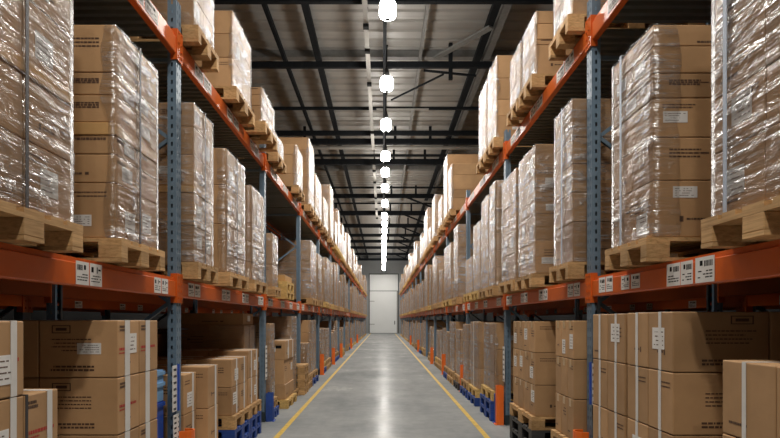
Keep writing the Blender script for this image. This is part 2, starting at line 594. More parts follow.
for s in (-1, 1):
    for k, y in enumerate(POST[s]):
        frame(s, XF, y, f'blue-grey perforated rack upright frame, {ORD[k]} from the camera in the {SIDE[s]} rack', y < 24, f'{SIDE[s]} rack uprights')
    for k, y in enumerate(POST[s][:5]):
        frame(s, XR + .2, y, f'dark upright frame of the rear rack behind the {ORD[k]} upright of the {SIDE[s]} rack', False, f'uprights of the rear rack behind the {SIDE[s]} one')

LABELM = {}
def label_mesh(w, h, seed):
    """a white card with barcode bars and printed lines on the plane x = 0 (facing -x)"""
    r = random.Random(seed)
    m = MB().box(-.002, 0, 0, w, 0, h, 0)
    y = .1 * w
    x = -.0026
    def rect(y0, y1, z0, z1):
        m.box(x, -.002, y0, y1, z0, z1, 1)
    if seed % 2 == 0:
        yy = .08 * w
        while yy < .5 * w:
            b = r.choice((.012, .02, .03)) * w
            rect(yy, yy + b, .62 * h, .85 * h)
            yy += b + r.choice((.015, .025)) * w
        rect(.6 * w, .75 * w, .66 * h, .86 * h)
    else:
        rect(.10 * w, .28 * w, .60 * h, .84 * h)
        rect(.55 * w, .62 * w, .58 * h, .86 * h)
        rect(.68 * w, .88 * w, .70 * h, .78 * h)
    for zz in (.42, .30, .18):
        yy = .1 * w
        while yy < .82 * w:
            b = r.uniform(.06, .2) * w
            if r.random() < .8:
                rect(yy, min(yy + b, .9 * w), zz * h, (zz + .045) * h)
            yy += b + .04 * w
    return m.mesh('location_label', ['paper', 'black'])

def beam_mesh(L, h, detail):
    """box beam with a step along its top, x 0..0.05"""
    m = MB()
    if not detail:
        return m.box(0, .05, 0, L, 0, h).mesh('load_beam', 'orange')
    prof = [(.004, 0), (.05, 0), (.05, h), (.018, h), (.018, h - .028), (0, h - .036), (0, .008)]
    n = len(prof)
    for y in (0, L):
        m.v += [(px, y, pz) for px, pz in prof]
    for i in range(n):
        k = (i + 1) % n
        m.f.append((i, k, n + k, n + i))
        m.m.append(0)
    m.f += [tuple(range(n))[::-1], tuple(range(n, 2 * n))]
    m.m += [0, 0]
    return m.mesh('load_beam', 'orange')

CONN = {}
def connector(h):
    def mk():
        m = MB().box(-.012, -.004, 0, .071, -.05, h + .035).box(-.004, .045, .060, .071, -.05, h + .035)
        for z in (-.02, .04, .10, h + .01):
            m.box(-.018, -.012, .02, .04, z, z + .018)
        return m.mesh('end_connector', 'orange', 0)
    return cached(('conn', round(h, 3)), mk)

def beam(side, x, y0, y1, ztop, h, label, cards, detail, group, rear=False):
    """cards: list of (distance along, width, height, drop from top)"""
    L = y1 - y0
    t = tag(link('load_beam', cached(('beam', round(L, 3), h, detail), lambda: beam_mesh(L, h, detail)), None, (side * x, y0, ztop - h), (0, 0, 0), ((-side if rear else side), 1, 1)), label, 'rack beam', group, 'thing')
    if True:
        link('end_connector', connector(h), t, (0, -.072, 0))
        link('end_connector', connector(h), t, (0, L + .072, 0), (0, 0, 0), (1, -1, 1))
    for i, (cy, cw, ch, dz) in enumerate(cards):
        sd = rnd.randrange(6)
        me = cached(('card', cw, ch, sd), lambda: label_mesh(cw, ch, sd))
        o = link('location_label', me, t, (-.0005 if detail else -.001, cy, h - dz - ch))
        o['label'] = 'white printed location card'
    return t

L1H, L2H = .165, .175
for s in (-1, 1):
    P = POST[s]
    for b in range(len(P) - 1):
        y0, y1 = P[b] + PW + .014, P[b + 1] - .014
        near = b < 6
        bay = f'{ORD[b]} bay of the {SIDE[s]} rack'
        for lev, zt, h in ((1, TOP1, L1H), (2, TOP2[s], L2H)):
            nm = 'middle' if lev == 1 else 'top'
            cards = []
            if lev == 1 and b == 0:
                cards = [(3.53 - y0, .155, .135, .02), (3.70 - y0, .155, .135, .02), (4.74 - y0, .14, .12, .03), (4.90 - y0, .14, .12, .03)] if s < 0 else \
                    [(3.27 - y0, .20, .14, .015), (3.50 - y0, .14, .135, .02), (3.65 - y0, .17, .135, .02), (4.22 - y0, .15, .10, .04), (4.40 - y0, .15, .10, .04), (4.72 - y0, .14, .12, .02), (4.88 - y0, .14, .12, .02)]
            elif lev == 1 and b < 8:
                L = y1 - y0
                for fr in (.05, .36, .62, .88):
                    cards += [(fr * L, .17, .12, .025)] + ([(fr * L + .19, .17, .12, .025)] if fr < .5 or b < 3 else [])
                cards = [c for c in cards if c[0] + c[1] < L - .02]
            elif lev == 2 and b < 8:
                L = y1 - y0
                for fr in (.1, .42, .74):
                    cards += [(fr * L, .26, .11, .035), (fr * L + .3, .26, .11, .035)]
                cards = [c for c in cards if c[0] + c[1] < L - .02]
            beam(s, XF - .0, y0, y1, zt, h, f'orange front beam carrying the {nm} shelf, {bay}', cards, near, f'{SIDE[s]} rack front beams')
            beam(s, XR, y0, y1, zt, h, f'orange rear beam under the {nm} shelf, {bay}', [], False, f'{SIDE[s]} rack rear beams', True)
    # back-to-back rack behind, first four bays
    for b in range(4):
        y0, y1 = P[b] + PW + .014, P[b + 1] - .014
        L = y1 - y0
        t = beam(s, XR + .2, y0, y1, TOP1 - .08, L1H, f'orange beam of the rear rack, {ORD[b]} bay behind the {SIDE[s]} rack, near side', [], False, f'beams of the rear rack behind the {SIDE[s]} one')
        for fr in (.07, .2, .48, .62, .84):
            o = link('location_label', cached(('card', .15, .07, 2), lambda: label_mesh(.15, .07, 2)), t, (-.0005, fr * L, .004))
            o['label'] = 'white printed location card'
        beam(s, XR + 1.3, y0, y1, TOP1 - .08, L1H, f'orange beam of the rear rack, {ORD[b]} bay behind the {SIDE[s]} rack, far side', [], False, f'beams of the rear rack behind the {SIDE[s]} one', True)

# steel decking on the top shelf; middle-shelf decks added to shade the floor bays
def deck_panel(L):
    m = MB()
    w = XR - XF - .104
    n = max(4, int(L / .11))
    st = L / n
    prof = []
    for i in range(n):
        prof += [(i * st, 0), (i * st + .35 * st, 0), (i * st + .45 * st, -.035), (i * st + .9 * st, -.035)]
    prof.append((L, 0))
    for (y, z) in prof:
        m.v += [(0, y, z), (w, y, z), (w, y, z + .003), (0, y, z + .003)]
    for i in range(len(prof) - 1):
        a, c = 4 * i, 4 * i + 4
        m.f += [(a, a + 1, c + 1, c), (a + 3, c + 3, c + 2, a + 2), (a, c, c + 3, a + 3), (a + 1, a + 2, c + 2, c + 1)]
        m.m += [0] * 4
    return m.mesh('deck_panel', 'galv')
for s in (-1, 1):
    P = POST[s]
    for b in range(min(9, len(P) - 1)):
        y0, y1 = P[b] + PW + .02, P[b + 1] - .02
        for nm, zt in (('top', TOP2[s]), ('middle', TOP1)):
            t = thing('shelf_deck', f'dark ribbed steel decking of the {nm} shelf, {ORD[b]} bay of the {SIDE[s]} rack', 'shelf decking', (s * (XF + .052), y0, zt - .012), (s, 1, 1), f'{SIDE[s]} rack decking')
            L = (y1 - y0) / 3
            me = cached(('deck', round(L, 3)), lambda: deck_panel(L - .006))
            for i in range(3):
                link('deck_panel', me, t, (0, i * L, 0))

# ------------------------------------------------------------------ pallets
PL, PWD, PHT = 1.2, .8, .148       # length away from the aisle, width along it
def pallet_parts():
    top = MB()
    for i, (a, w) in enumerate(((0, .145), (.1775, .10), (.3275, .145), (.5225, .10), (.655, .145))):
        top.box(0, PL, a, a + w, .122, .146)
    for x in (0, PL / 2 - .0725, PL - .145):
        top.box(x, x + .145, 0, PWD, .1, .122)
    tops = top
    blocks = []
    for x in (0, PL / 2 - .0725, PL - .145):
        for y, w in ((0, .1), (PWD / 2 - .0725, .145), (PWD - .1, .1)):
            blocks.append((x, x + .145, y, y + w))
    bot = [(0, .1), (PWD / 2 - .0725, PWD / 2 + .0725), (PWD - .1, PWD)]
    return tops, blocks, bot
PT, PB, PBOT = pallet_parts()
def pallet_meshes(mat):
    def mk():
        top = PT.mesh('top_deck', mat)
        bl = [MB().box(a, b, c, d_, .022, .1).mesh('block', mat, .004) for a, b, c, d_ in PB]
        bo = [MB().box(0, PL, c, d_, 0, .022).mesh('bottom_board', mat) for c, d_ in PBOT]
        full = MB()
        full.v, full.f, full.m = list(PT.v), list(PT.f), list(PT.m)
        for a, b, c, d_ in PB:
            full.box(a, b, c, d_, .022, .1)
        for c, d_ in PBOT:
            full.box(0, PL, c, d_, 0, .022)
        return top, bl, bo, full.mesh('pallet', mat)
    return cached(('pal', mat), mk)

PNAME = {'wood': ('wooden_pallet', 'wooden'), 'yellow_wood': ('wooden_pallet', 'fresh yellowish wooden'), 'blue_wood': ('blue_pallet', 'blue-painted'), 'black_wood': ('dark_pallet', 'dark grey')}
def pallet(side, x, y0, y1, z, where, mat='wood', depth=1.2):
    """WHERE completes the label"""
    nm, adj = PNAME[mat]
    top, bl, bo, full = pallet_meshes(mat)
    lab = f'{adj} pallet {where}'
    sc = (side * depth / 1.2, (y1 - y0) / PWD, 1)
    if y0 < 13:
        t = thing(nm, lab, 'pallet', (side * x, y0, z), sc, 'pallets in the racks')
        link('top_deck', top, t)
        for b in bl:
            link('block', b, t)
        for b in bo:
            link('bottom_board', b, t)
    else:
        t = tag(link(nm, full, None, (side * x, y0, z), (0, 0, 0), sc), lab, 'pallet', 'pallets in the racks')
    return t

# ------------------------------------------------------------------ cartons
def carton_mesh(w, l, h, mat='card'):
    """w away from the aisle (x), l along it (y), h up; origin at the aisle-side near bottom corner"""
    def mk():
        m = MB().box(0, w, 0, l, 0, h)
        return m.mesh('carton', mat, .006)
    return cached(('carton', round(w, 3), round(l, 3), round(h, 3), mat), mk)

def text_rects(r, u0, u1, v0, v1, n, hgt):
    """broken horizontal bars that read as illegible print"""
    out = []
    for i in range(n):
        v = v1 - (i + .5) * (v1 - v0) / n
        u = u0
        end = u1 - r.random() * .35 * (u1 - u0)
        while u < end:
            b = r.uniform(.03, .11) * (u1 - u0)
            out.append((u, min(u + b, end), v - hgt / 2, v + hgt / 2))
            u += b + .016 * (u1 - u0)
    return out

def face_print(kind, a, h, seed):
    """blocks of print on a face a wide and h high: (name, material, [(u0, u1, v0, v1)])"""
    r = random.Random(seed)
    if kind == 'text':
        if seed % 4 == 0:
            return [('printed_text', 'ink', text_rects(r, .18 * a, .70 * a, .50 * h, .74 * h, 3, .010) + [(.54 * a, .64 * a, .60 * h, .64 * h)])]
        if seed % 4 == 1:
            return [('printed_text', 'ink', text_rects(r, .50 * a, .88 * a, .14 * h, .22 * h, 1, .012))]
        if seed % 4 == 2:
            return [('printed_text', 'ink', text_rects(r, .38 * a, .74 * a, .27 * h, .37 * h, 1, .012) + [(.30 * a, .345 * a, .27 * h, .37 * h)])]
        return [('printed_text', 'ink', text_rects(r, .10 * a, .52 * a, .72 * h, .86 * h, 2, .008))]
    if kind == 'big':                      # large cartons on the floor: framed mark, four lines, two bold lines
        mark = [(.60 * a, .84 * a, .90 * h, .915 * h), (.60 * a, .84 * a, .775 * h, .79 * h), (.60 * a, .615 * a, .79 * h, .90 * h), (.825 * a, .84 * a, .79 * h, .90 * h), (.65 * a, .79 * a, .82 * h, .87 * h)]
        return [('printed_mark', 'ink', mark),
                ('printed_text', 'ink', text_rects(r, .34 * a, .9 * a, .44 * h, .70 * h, 4, .007)),
                ('printed_text', 'ink', text_rects(r, .30 * a, .9 * a, .10 * h, .22 * h, 2, .012))]
    return [('printed_text', 'ink', text_rects(r, .08 * a, .45 * a, .80 * h, .92 * h, 2, .014)),
            ('red_print', 'red_ink', text_rects(r, .06 * a, .94 * a, .44 * h, .54 * h, 1, .017) + text_rects(r, .06 * a, .6 * a, .40 * h, .44 * h, 1, .008)),
            ('printed_text', 'ink', text_rects(r, .3 * a, .6 * a, .2 * h, .34 * h, 2, .010))]

def put_print(c, kind, a, h, axis, seed):
    """axis 'x': on the aisle face (x = 0, u along y); 'y': on the near face (y = 0, u along x)"""
    def mk():
        out, eps = [], -.0012
        for nm, mt, rects in face_print(kind, a, h, seed):
            m = MB()
            for (u0, u1, v0, v1) in rects:
                m.quad([(eps, u0, v0), (eps, u1, v0), (eps, u1, v1), (eps, u0, v1)] if axis == 'x' else [(u0, eps, v0), (u1, eps, v0), (u1, eps, v1), (u0, eps, v1)])
            out.append((nm, m.mesh(nm, mt)))
        return out
    for nm, me in cached(('print', kind, round(a, 2), round(h, 2), axis, seed), mk):
        link(nm, me, c)

def paper_mesh(w, h, axis, seed):
    def mk():
        r = random.Random(seed)
        m = MB()
        def rect(u0, u1, v0, v1, e0, e1, k):
            if axis == 'x':
                m.box(e0, e1, u0, u1, v0, v1, k)
            else:
                m.box(u0, u1, e0, e1, v0, v1, k)
        rect(0, w, 0, h, -.0022, -.0004, 0)
        for (u0, u1, v0, v1) in text_rects(r, .08 * w, .95 * w, .1 * h, .9 * h, r.choice((4, 5)), .045 * h):
            if r.random() < .75:
                rect(u0, u1, v0, v1, -.0028, -.0022, 1)
        return m.mesh('paper_label', ['paper', 'ink'])
    return cached(('paper', round(w, 2), round(h, 2), axis, seed), mk)

def dress(c, w, l, h, r, aisle=True, near=True, p_text=.8, p_lab=.35, kinds=('text', 'text')):
    """prints and paper labels as children of carton C"""
    if aisle and r.random() < p_text:
        put_print(c, kinds[0], l, h, 'x', r.randrange(4))
    if near and r.random() < p_text:
        put_print(c, kinds[1], w, h, 'y', r.randrange(4))
    if aisle and r.random() < p_lab:
        lw, lh = min(.16, .5 * l), min(.13, .5 * h)
        o = link('paper_label', paper_mesh(lw, lh, 'x', r.randrange(4)), c, (0, r.uniform(.08, max(.09, .9 - lw / l)) * l, r.uniform(.1, max(.11, .85 - lh / h)) * h))
        o['label'] = 'white printed paper label'
    if near and r.random() < p_lab * .6:
        lw, lh = min(.15, .4 * w), min(.07, .4 * h)
        o = link('paper_label', paper_mesh(lw, lh, 'y', r.randrange(4)), c, (r.uniform(.1, .7) * w, 0, r.uniform(.12, .7) * h))
        o['label'] = 'white printed paper label'

# ------------------------------------------------------------------ stretch film
def film_mesh(L, D, H, seed, wrap, res=1.0, off=.009, amp=.0045):
    """film round a load L along the aisle, D deep, H high (origin at its aisle-side near bottom corner).
    wrap: how far it reaches round both ends; None = closed all round"""
    pts = []
    e = off
    if wrap is None:
        loop = [(-e, -e), (-e, L + e), (D + e, L + e), (D + e, -e), (-e, -e)]
    else:
        w = min(wrap, D)
        loop = [(w, -e), (-e, -e), (-e, L + e), (w, L + e)]
    for (ax, ay), (bx, by) in zip(loop, loop[1:]):
        ln = math.hypot(bx - ax, by - ay)
        n = max(2, int(ln / (.045 / res)))
        for i in range(n):
            q = i / n
            pts.append((ax + (bx - ax) * q, ay + (by - ay) * q, (by - ay) / ln, -(bx - ax) / ln))
    pts.append((loop[-1][0], loop[-1][1], pts[-1][2], pts[-1][3]))
    nz = max(3, int(H / (.06 / res)))
    m = MB()
    so = seed * 13.7
    np_ = len(pts)
    for j in range(nz + 1):
        z = H * j / nz
        for i, (x, y, nx, ny) in enumerate(pts):
            a = noise.noise(Vector((x * 3 + so, y * 3, z * 9))) + .6 * noise.noise(Vector((x * 11 + so, y * 11, z * 14)))
            dd = amp * a * (.4 if j in (0, nz) else 1)
            zz = z + (.012 * noise.noise(Vector((x * 8 + so, y * 8, 3.0))) if j in (0, nz) else 0)
            xx = x
            if wrap is not None and i in (0, np_ - 1):
                xx = x + .06 * noise.noise(Vector((so, 7.0 * i, z * 5)))
            # outward is away from the load's middle
            m.v.append((xx - nx * dd, y - ny * dd, max(zz, .0)))
    for j in range(nz):
        for i in range(np_ - 1):
            a = j * np_ + i
            m.f.append((a, a + 1, a + 1 + np_, a + np_))
            m.m.append(0)
    return m.mesh('stretch_film', 'film', smooth=True)

def stack_mesh(L, D, hs, r):
    """a far stack of cartons as one grooved body"""
    m = MB()
    loops = []
    z = 0
    for h in hs:
        jx, jy = r.uniform(0, .012), r.uniform(0, .012)
        for zz, ins in ((z + .0, .014), (z + .012, 0), (z + h - .012, 0), (z + h, .014)):
            loops.append((jx + ins, D - ins, jy + ins, L - jy - ins, zz))
        z += h
    for (x0, x1, y0, y1, zz) in loops:
        m.v += [(x0, y0, zz), (x1, y0, zz), (x1, y1, zz), (x0, y1, zz)]
    for i in range(len(loops) - 1):
        for k in range(4):
            a, b = 4 * i + k, 4 * i + (k + 1) % 4
            m.f.append((a, b, b + 4, a + 4))
            m.m.append(0)
    m.f += [(3, 2, 1, 0), tuple(4 * (len(loops) - 1) + k for k in range(4))]
    m.m += [0, 0]
    return m.mesh('cartons', 'card')

def split_heights(z0, z1, r, lo=.2, hi=.38):
    hs, z = [], z0
    while z1 - z > hi * 1.35:
        h = r.uniform(lo, hi)
        hs.append(h)
        z += h
    hs.append(z1 - z)
    return hs

NSTACK = 0
def load(side, x, y0, y1, z0, z1, label, layers=None, depth=1.08, strap=None, film=.22, tray=None, ny=2, seed=None, p_lab=.35, p_text=.5, cat='carton stack', group='wrapped carton stacks', straps_at=None):
    """a strapped or film-wrapped stack of cartons standing on a pallet; layers: z of the seams"""
    global NSTACK
    NSTACK += 1
    r = random.Random(seed if seed is not None else NSTACK * 31 + 5)
    L, H = y1 - y0, z1 - z0
    t = thing('wrapped_carton_stack', label, cat, (side * x, y0, z0), (side, 1, 1), group)
    if layers:
        zs = [z0] + list(layers) + [z1]
        hs = [b - a for a, b in zip(zs, zs[1:])]
    else:
        hs = split_heights(z0, z1, r)
    if y0 < 12.2:
        nx = 2
        z = 0
        ti = None
        for i, h in enumerate(hs):
            if tray is not None and abs(z0 + z - tray) < .006:
                o = link('tray', cached(('tray', round(L, 3), round(depth, 2), round(h, 3)), lambda: MB().box(-.006, depth + .004, -.006, L + .006, 0, h - .003).mesh('tray', 'kraft', .004)), t, (0, 0, z))
                o['label'] = 'pale kraft board tray between the layers'
                z += h
                continue
            n = ny if isinstance(ny, int) else ny[i % len(ny)]
            g = .004
            w, l = depth / nx - g, L / n - g
            me = carton_mesh(w, l, h - .003)
            for a in range(nx):
                for b in range(n):
                    c = link('carton', me, t, (a * depth / nx + r.uniform(0, .005) * (1 if a == 0 else 0), b * L / n + g / 2 + r.uniform(-.0015, .0015), z))
                    if y0 < 10 and (a == 0 or b == 0):
                        dress(c, w, l, h, r, a == 0, b == 0, p_text, p_lab)
            z += h
    elif y0 < 20:
        z = 0
        for h in hs:
            for b in range(2):
                link('carton', carton_mesh(depth - .004, L / 2 - .004, h - .003), t, (r.uniform(0, .008), b * L / 2, z))
            z += h
    else:
        link('carton_body', stack_mesh(L, depth, hs, r), t)
    if film is not None or film == 0:
        wrap = None if film == 'all' else film
        if y0 < 20:
            fm = film_mesh(L, depth, H - .002, NSTACK, wrap, 1.0 if y0 < 10 else .6)
            link('stretch_film', fm, t)
        else:
            v = NSTACK % 4
            fm = cached(('film', v), lambda: film_mesh(1, 1.08, 1.5, v, .3, .45))
            link('stretch_film', fm, t, (0, 0, 0), (0, 0, 0), (depth / 1.08, L, (H - .002) / 1.5))
    if strap:
        mt, w = strap
        for q in (straps_at or (.5,)):
            m = MB().box(-.020, -.017, q * L - w / 2, q * L + w / 2, 0, H + .004)
            m.box(-.017, depth + .01, q * L - w / 2, q * L + w / 2, H + .0005, H + .004)
            link('strap', m.mesh('strap', mt), t)
    return t

def bayof(side, y):
    P = POST[side]
    for b in range(len(P) - 1):
        if y < P[b + 1]:
            return b
    return len(P) - 2

LEVN = {0: 'floor', 1: 'middle shelf', 2: 'top shelf'}
SLOT = {}
def where(side, lev, y):
    b = bayof(side, y)
    k = SLOT.get((side, lev, b), 0)
    SLOT[(side, lev, b)] = k + 1
    if lev == 0:
        return f'on {SIDE[side]} rack floor, {ORD[b]} bay, {ORD[k]} load'
    return f'on {SIDE[side]} rack {LEVN[lev]}, {ORD[b]} bay, {ORD[k]} load'

def shelf_load(side, lev, y0, y1, top, x=1.66, desc='film-wrapped brown cartons', pal='wood', n_under=0, under='blue_wood', pdepth=1.2, **kw):
    """pallet plus stack; n_under: further pallets beneath (floor loads)"""
    w = where(side, lev, y0)
    zb = {0: 0.0, 1: TOP1, 2: TOP2[side]}[lev] + .001
    px = x - .05
    py0, py1 = y0 - .02, y1 + .03
    z = zb
    for i in range(n_under):
        pallet(side, px - .02, py0 - .01, py1 + .01, z, 'lowest ' + w if i == 0 else 'second from below ' + w, under, pdepth)
        z += PHT + .001
    pallet(side, px, py0, py1, z, 'under cartons ' + w, pal, pdepth)
    z += PHT + .001
    return load(side, x, y0, y1, z, top, f'{desc} {w}', **kw)

DK, LB, WH = ('strap_dark', .024), ('strap_grey', .03), ('strap_white', .04)

# ------------------------------------------------------------------ middle shelf loads
# left
shelf_load(-1, 1, 2.42, 3.30, 3.55, desc='film-wrapped cartons with pale tray band', layers=[2.34, 2.643, 2.715, 3.01, 3.29], tray=2.643, strap=DK, film='all', p_lab=.75, ny=2)
shelf_load(-1, 1, 3.84, 4.55, 3.334, desc='shaded brown cartons, dark strap, white film', layers=[2.352, 2.53, 2.648, 2.727, 2.897, 3.037], tray=2.648, strap=DK, film=.07, ny=2, p_lab=.5, p_text=.85)
shelf_load(-1, 1, 5.43, 6.03, 3.41, desc='crinkled film-wrapped cartons, dark strap', layers=[2.33, 2.62, 2.68, 2.95, 3.2], tray=2.62, strap=DK, film='all', ny=2)
shelf_load(-1, 1, 6.55, 7.42, 3.32, desc='brown cartons in film, dark strap', layers=[2.52, 2.93], strap=DK, film=.10, ny=2)
shelf_load(-1, 1, 7.80, 8.62, 3.20, desc='brown cartons in thin film', film=.12)
shelf_load(-1, 1, 9.40, 9.86, 2.82, desc='short white-wrapped stack', film='all', x=1.68)
w = where(-1, 1, 10.5)
pallet(-1, 1.62, 10.45, 11.3, TOP1 + .001, 'lower of two ' + w, 'yellow_wood')
pallet(-1, 1.62, 10.45, 11.3, TOP1 + .002 + PHT, 'upper of two ' + w, 'yellow_wood')
c = tag(link('carton', carton_mesh(1.05, .78, .105, 'kraft'), None, (-1.66, 10.49, TOP1 + .003 + 2 * PHT), (0, 0, 0), (-1, 1, 1)), 'flat pale carton on two yellowish pallets, middle shelf of the left rack', 'carton')
shelf_load(-1, 1, 14.2, 15.35, 3.33, desc='wide dark film-wrapped cartons', film='all')
shelf_load(-1, 1, 15.75, 16.7, 3.2)
# right
shelf_load(1, 1, 2.28, 3.11, 3.6, desc='glossy film-wrapped cartons with pale strap', layers=[2.33, 2.6, 2.93, 3.27], strap=LB, straps_at=(.84,), film='all', p_lab=.5, ny=2, p_text=.9)
shelf_load(1, 1, 3.81, 4.47, 3.32, desc='six-layer cartons, film on aisle side', layers=[2.36, 2.625, 2.867, 3.02, 3.187], strap=LB, straps_at=(.72,), film=.16, p_lab=.55, ny=(1, 2, 1), p_text=.9)
shelf_load(1, 1, 5.42, 5.98, 3.44, desc='tall crinkled film-wrapped cartons', layers=[2.36, 2.62, 2.87, 3.1], strap=LB, film='all')
shelf_load(1, 1, 6.75, 7.54, 3.42, desc='five-layer cartons in glossy film', layers=[2.37, 2.66, 2.83, 3.106], film='all', p_lab=.8)
shelf_load(1, 1, 7.72, 8.62, 3.40, film='all')
shelf_load(1, 1, 9.12, 9.62, 3.56, desc='tall white-wrapped carton stack', film=.2)
shelf_load(1, 1, 9.74, 10.44, 3.48, desc='tall crumpled film-wrapped cartons', film='all')
shelf_load(1, 1, 10.58, 11.35, 3.20, film='all', pal='yellow_wood')
shelf_load(1, 1, 11.52, 12.4, 2.69, desc='low film-wrapped cartons', film='all', pal='yellow_wood')
shelf_load(1, 1, 13.7, 14.5, 3.62, desc='tall cartons wrapped in film', film='all')
shelf_load(1, 1, 15.1, 16.75, 3.40, desc='broad film-wrapped cartons', film='all', pal='yellow_wood')

# ------------------------------------------------------------------ top shelf loads
shelf_load(-1, 2, 2.45, 3.3, 5.4)  # out of view, added for its shadow on the loads below
shelf_load(-1, 2, 3.86, 4.62, 5.3)
shelf_load(-1, 2, 5.43, 6.06, 5.35, desc='white-wrapped cartons', film='all')
shelf_load(-1, 2, 6.84, 7.78, 4.92, desc='brown cartons with bright film', layers=[4.40, 4.66], film=.03)
shelf_load(-1, 2, 8.03, 8.93, 4.52, x=1.57, desc='short brown cartons with bright film', layers=[4.28, 4.42], film=.03)
shelf_load(-1, 2, 9.5, 10.3, 4.40, desc='low film-covered cartons', film='all', pal='wood')
shelf_load(-1, 2, 11.85, 12.75, 4.86, desc='brown cartons, film on aisle side', film=.05)
shelf_load(-1, 2, 13.8, 14.9, 5.57, desc='tall pale brown cartons', film=.04)
shelf_load(-1, 2, 15.2, 16.7, 5.1, film='all')
shelf_load(-1, 2, 17.25, 18.6, 4.95)
shelf_load(-1, 2, 19.4, 20.65, 5.75)
shelf_load(1, 2, 2.5, 3.3, 5.4)  # unseen load, added to shadow the lower shelves
shelf_load(1, 2, 3.9, 4.7, 5.3)  # also unseen and added for its shadow
shelf_load(1, 2, 5.42, 6.0, 5.5, desc='white-wrapped cartons beyond the upright top', film='all')
shelf_load(1, 2, 6.73, 7.34, 4.86, desc='brown cartons with bright aisle film', layers=[4.49, 4.55, 4.72], film=.03)
shelf_load(1, 2, 7.46, 8.05, 4.86, desc='brown cartons pushed against the next', film=.03)
shelf_load(1, 2, 9.05, 9.78, 5.37, desc='brown layered cartons, white film', film=.02)
shelf_load(1, 2, 9.88, 10.7, 5.35, desc='white film-wrapped cartons', film=.2)
shelf_load(1, 2, 14.9, 15.75, 5.27, desc='brown cartons with white aisle film', film=.02)
shelf_load(1, 2, 16.0, 16.85, 5.78, desc='taller brown cartons with white film', film=.02)
shelf_load(1, 2, 17.35, 18.5, 5.0)
shelf_load(1, 2, 19.7, 20.9, 5.5)

# ------------------------------------------------------------------ floor: single cartons in the near bays
def carton(side, x, y0, w, l, h, z, label, tape=None, straps=(), seed=0, kinds=('text', 'text'), p_lab=.3, group='cartons on the floor', handhole=False, flap=True):
    r = random.Random(seed * 7 + int(y0 * 100) + int(z * 37))
    c = tag(link('carton', carton_mesh(w, l, h), None, (side * x, y0, z), (0, 0, 0), (side, 1, 1)), label, 'carton', group)
    dress(c, w, l, h, r, True, True, .95, p_lab, kinds)
    for q, sw, mt in straps:
        m = MB().box(-.0035, -.001, q * l - sw / 2, q * l + sw / 2, .002, h + .0025)
        m.box(-.001, min(.35, w), q * l - sw / 2, q * l + sw / 2, h + .0003, h + .0025)
        link('strap', cached(('st', round(q, 2), sw, mt, round(l, 3), round(h, 3), round(w, 2)), lambda: m.mesh('strap', mt)), c)
    if tape:
        m = MB().box(-.002, w + .002, l / 2 - .03, l / 2 + .03, h, h + .0012).box(-.0022, -.0004, l / 2 - .03, l / 2 + .03, h - .07, h + .0012)
        link('packing_tape', cached(('tp', round(l, 3), round(h, 3), round(w, 2)), lambda: m.mesh('packing_tape', 'tape_clear')), c)
    if handhole:
        link('hand_hole', MB().box(.06, .16, -.0015, .004, .6 * h, .76 * h).mesh('hand_hole', 'black'), c)
    return c

LAY = {1: ['top'], 2: ['top', 'bottom'], 3: ['top', 'middle', 'bottom'], 4: ['top', 'second', 'third', 'bottom']}
def pile(side, x, y0, l, w, z0, hs, nyy, nxx, name, look, n_under=1, mats=('wood',), skip=(), gap=.008, pw=None, **kw):
    """individually liftable cartons stacked on pallets; hs from the bottom up"""
    L = nyy * l
    z = .001
    for i, mt in enumerate(mats):
        pallet(side, x - .04, y0 - .02, y0 + L + .02, z, f'{ORD[i]} from the floor under {name}', mt)
        z += PHT + .001
    n = len(hs)
    for j, h in enumerate(hs):
        lay = LAY[n][n - 1 - j]
        for a in range(nxx):
            for b in range(nyy):
                if (j, a, b) in skip:
                    continue
                pos = ('aisle side' if a == 0 else 'inner side') + (', ' + (('near end', 'far end') if nyy == 2 else ('near end', 'middle', 'far end') if nyy == 3 else ('nearest slot', 'second slot', 'third slot', 'farthest slot'))[b] if nyy > 1 else '')
                carton(side, x + a * w + .0015 * ((b + j) % 2), y0 + b * l + gap / 2, w - gap, l - gap, h - .005, z, f'{look}, {lay} layer of {name}, {pos}', seed=j * 5 + b + a * 3, **kw)
        z += h
    return z

W2 = ((.36, .045, 'strap_white'),)
# left, first bay
pile(-1, 1.66, 2.27, .30, .52, .15, [.285, .36, .36, .345], 3, 2, 'left step pile', 'strapped brown carton', mats=('wood',), skip=((3, 0, 2), (3, 1, 2)),
     straps=((.72, .045, 'strap_white'), (.04, .02, 'strap_dark')), kinds=('red', 'big'))
pile(-1, 1.66, 3.88, .345, .5, .15, [.27, .36, .36, .362], 2, 2, 'left big-box pile', 'red-printed strapped carton', mats=('wood',),
     straps=((.42, .075, 'strap_white'),), kinds=('red', 'big'))
# blue crates behind the first left upright
for zc_, hc, mt, lab in ((.302, .54, 'sign_blue', 'dark blue plastic crate under the light blue crate beside the sign post'), (.845, .25, 'crate_blue', 'light blue plastic crate on the dark blue crate beside the sign post')):
    t = thing('plastic_crate', lab, 'crate', (-1.80, 4.66, zc_), (-1, 1, 1))
    m = MB()
    m.box(0, .5, 0, .42, 0, .03).box(0, .02, 0, .42, .03, hc).box(.48, .5, 0, .42, .03, hc).box(.02, .48, 0, .02, .03, hc).box(.02, .48, .40, .42, .03, hc)
    link('crate_body', m.mesh('crate_body', mt), t)
    for z in (.12, hc - .04):
        link('crate_rib', MB().box(-.012, .512, -.012, .432, z, z + .03).mesh('crate_rib', mt), t)
pallet(-1, 1.78, 4.68, 5.05, .001, 'lower of two below the blue crates', 'blue_wood')
pallet(-1, 1.78, 4.66, 5.06, .15, 'upper of two below the blue crates', 'blue_wood')
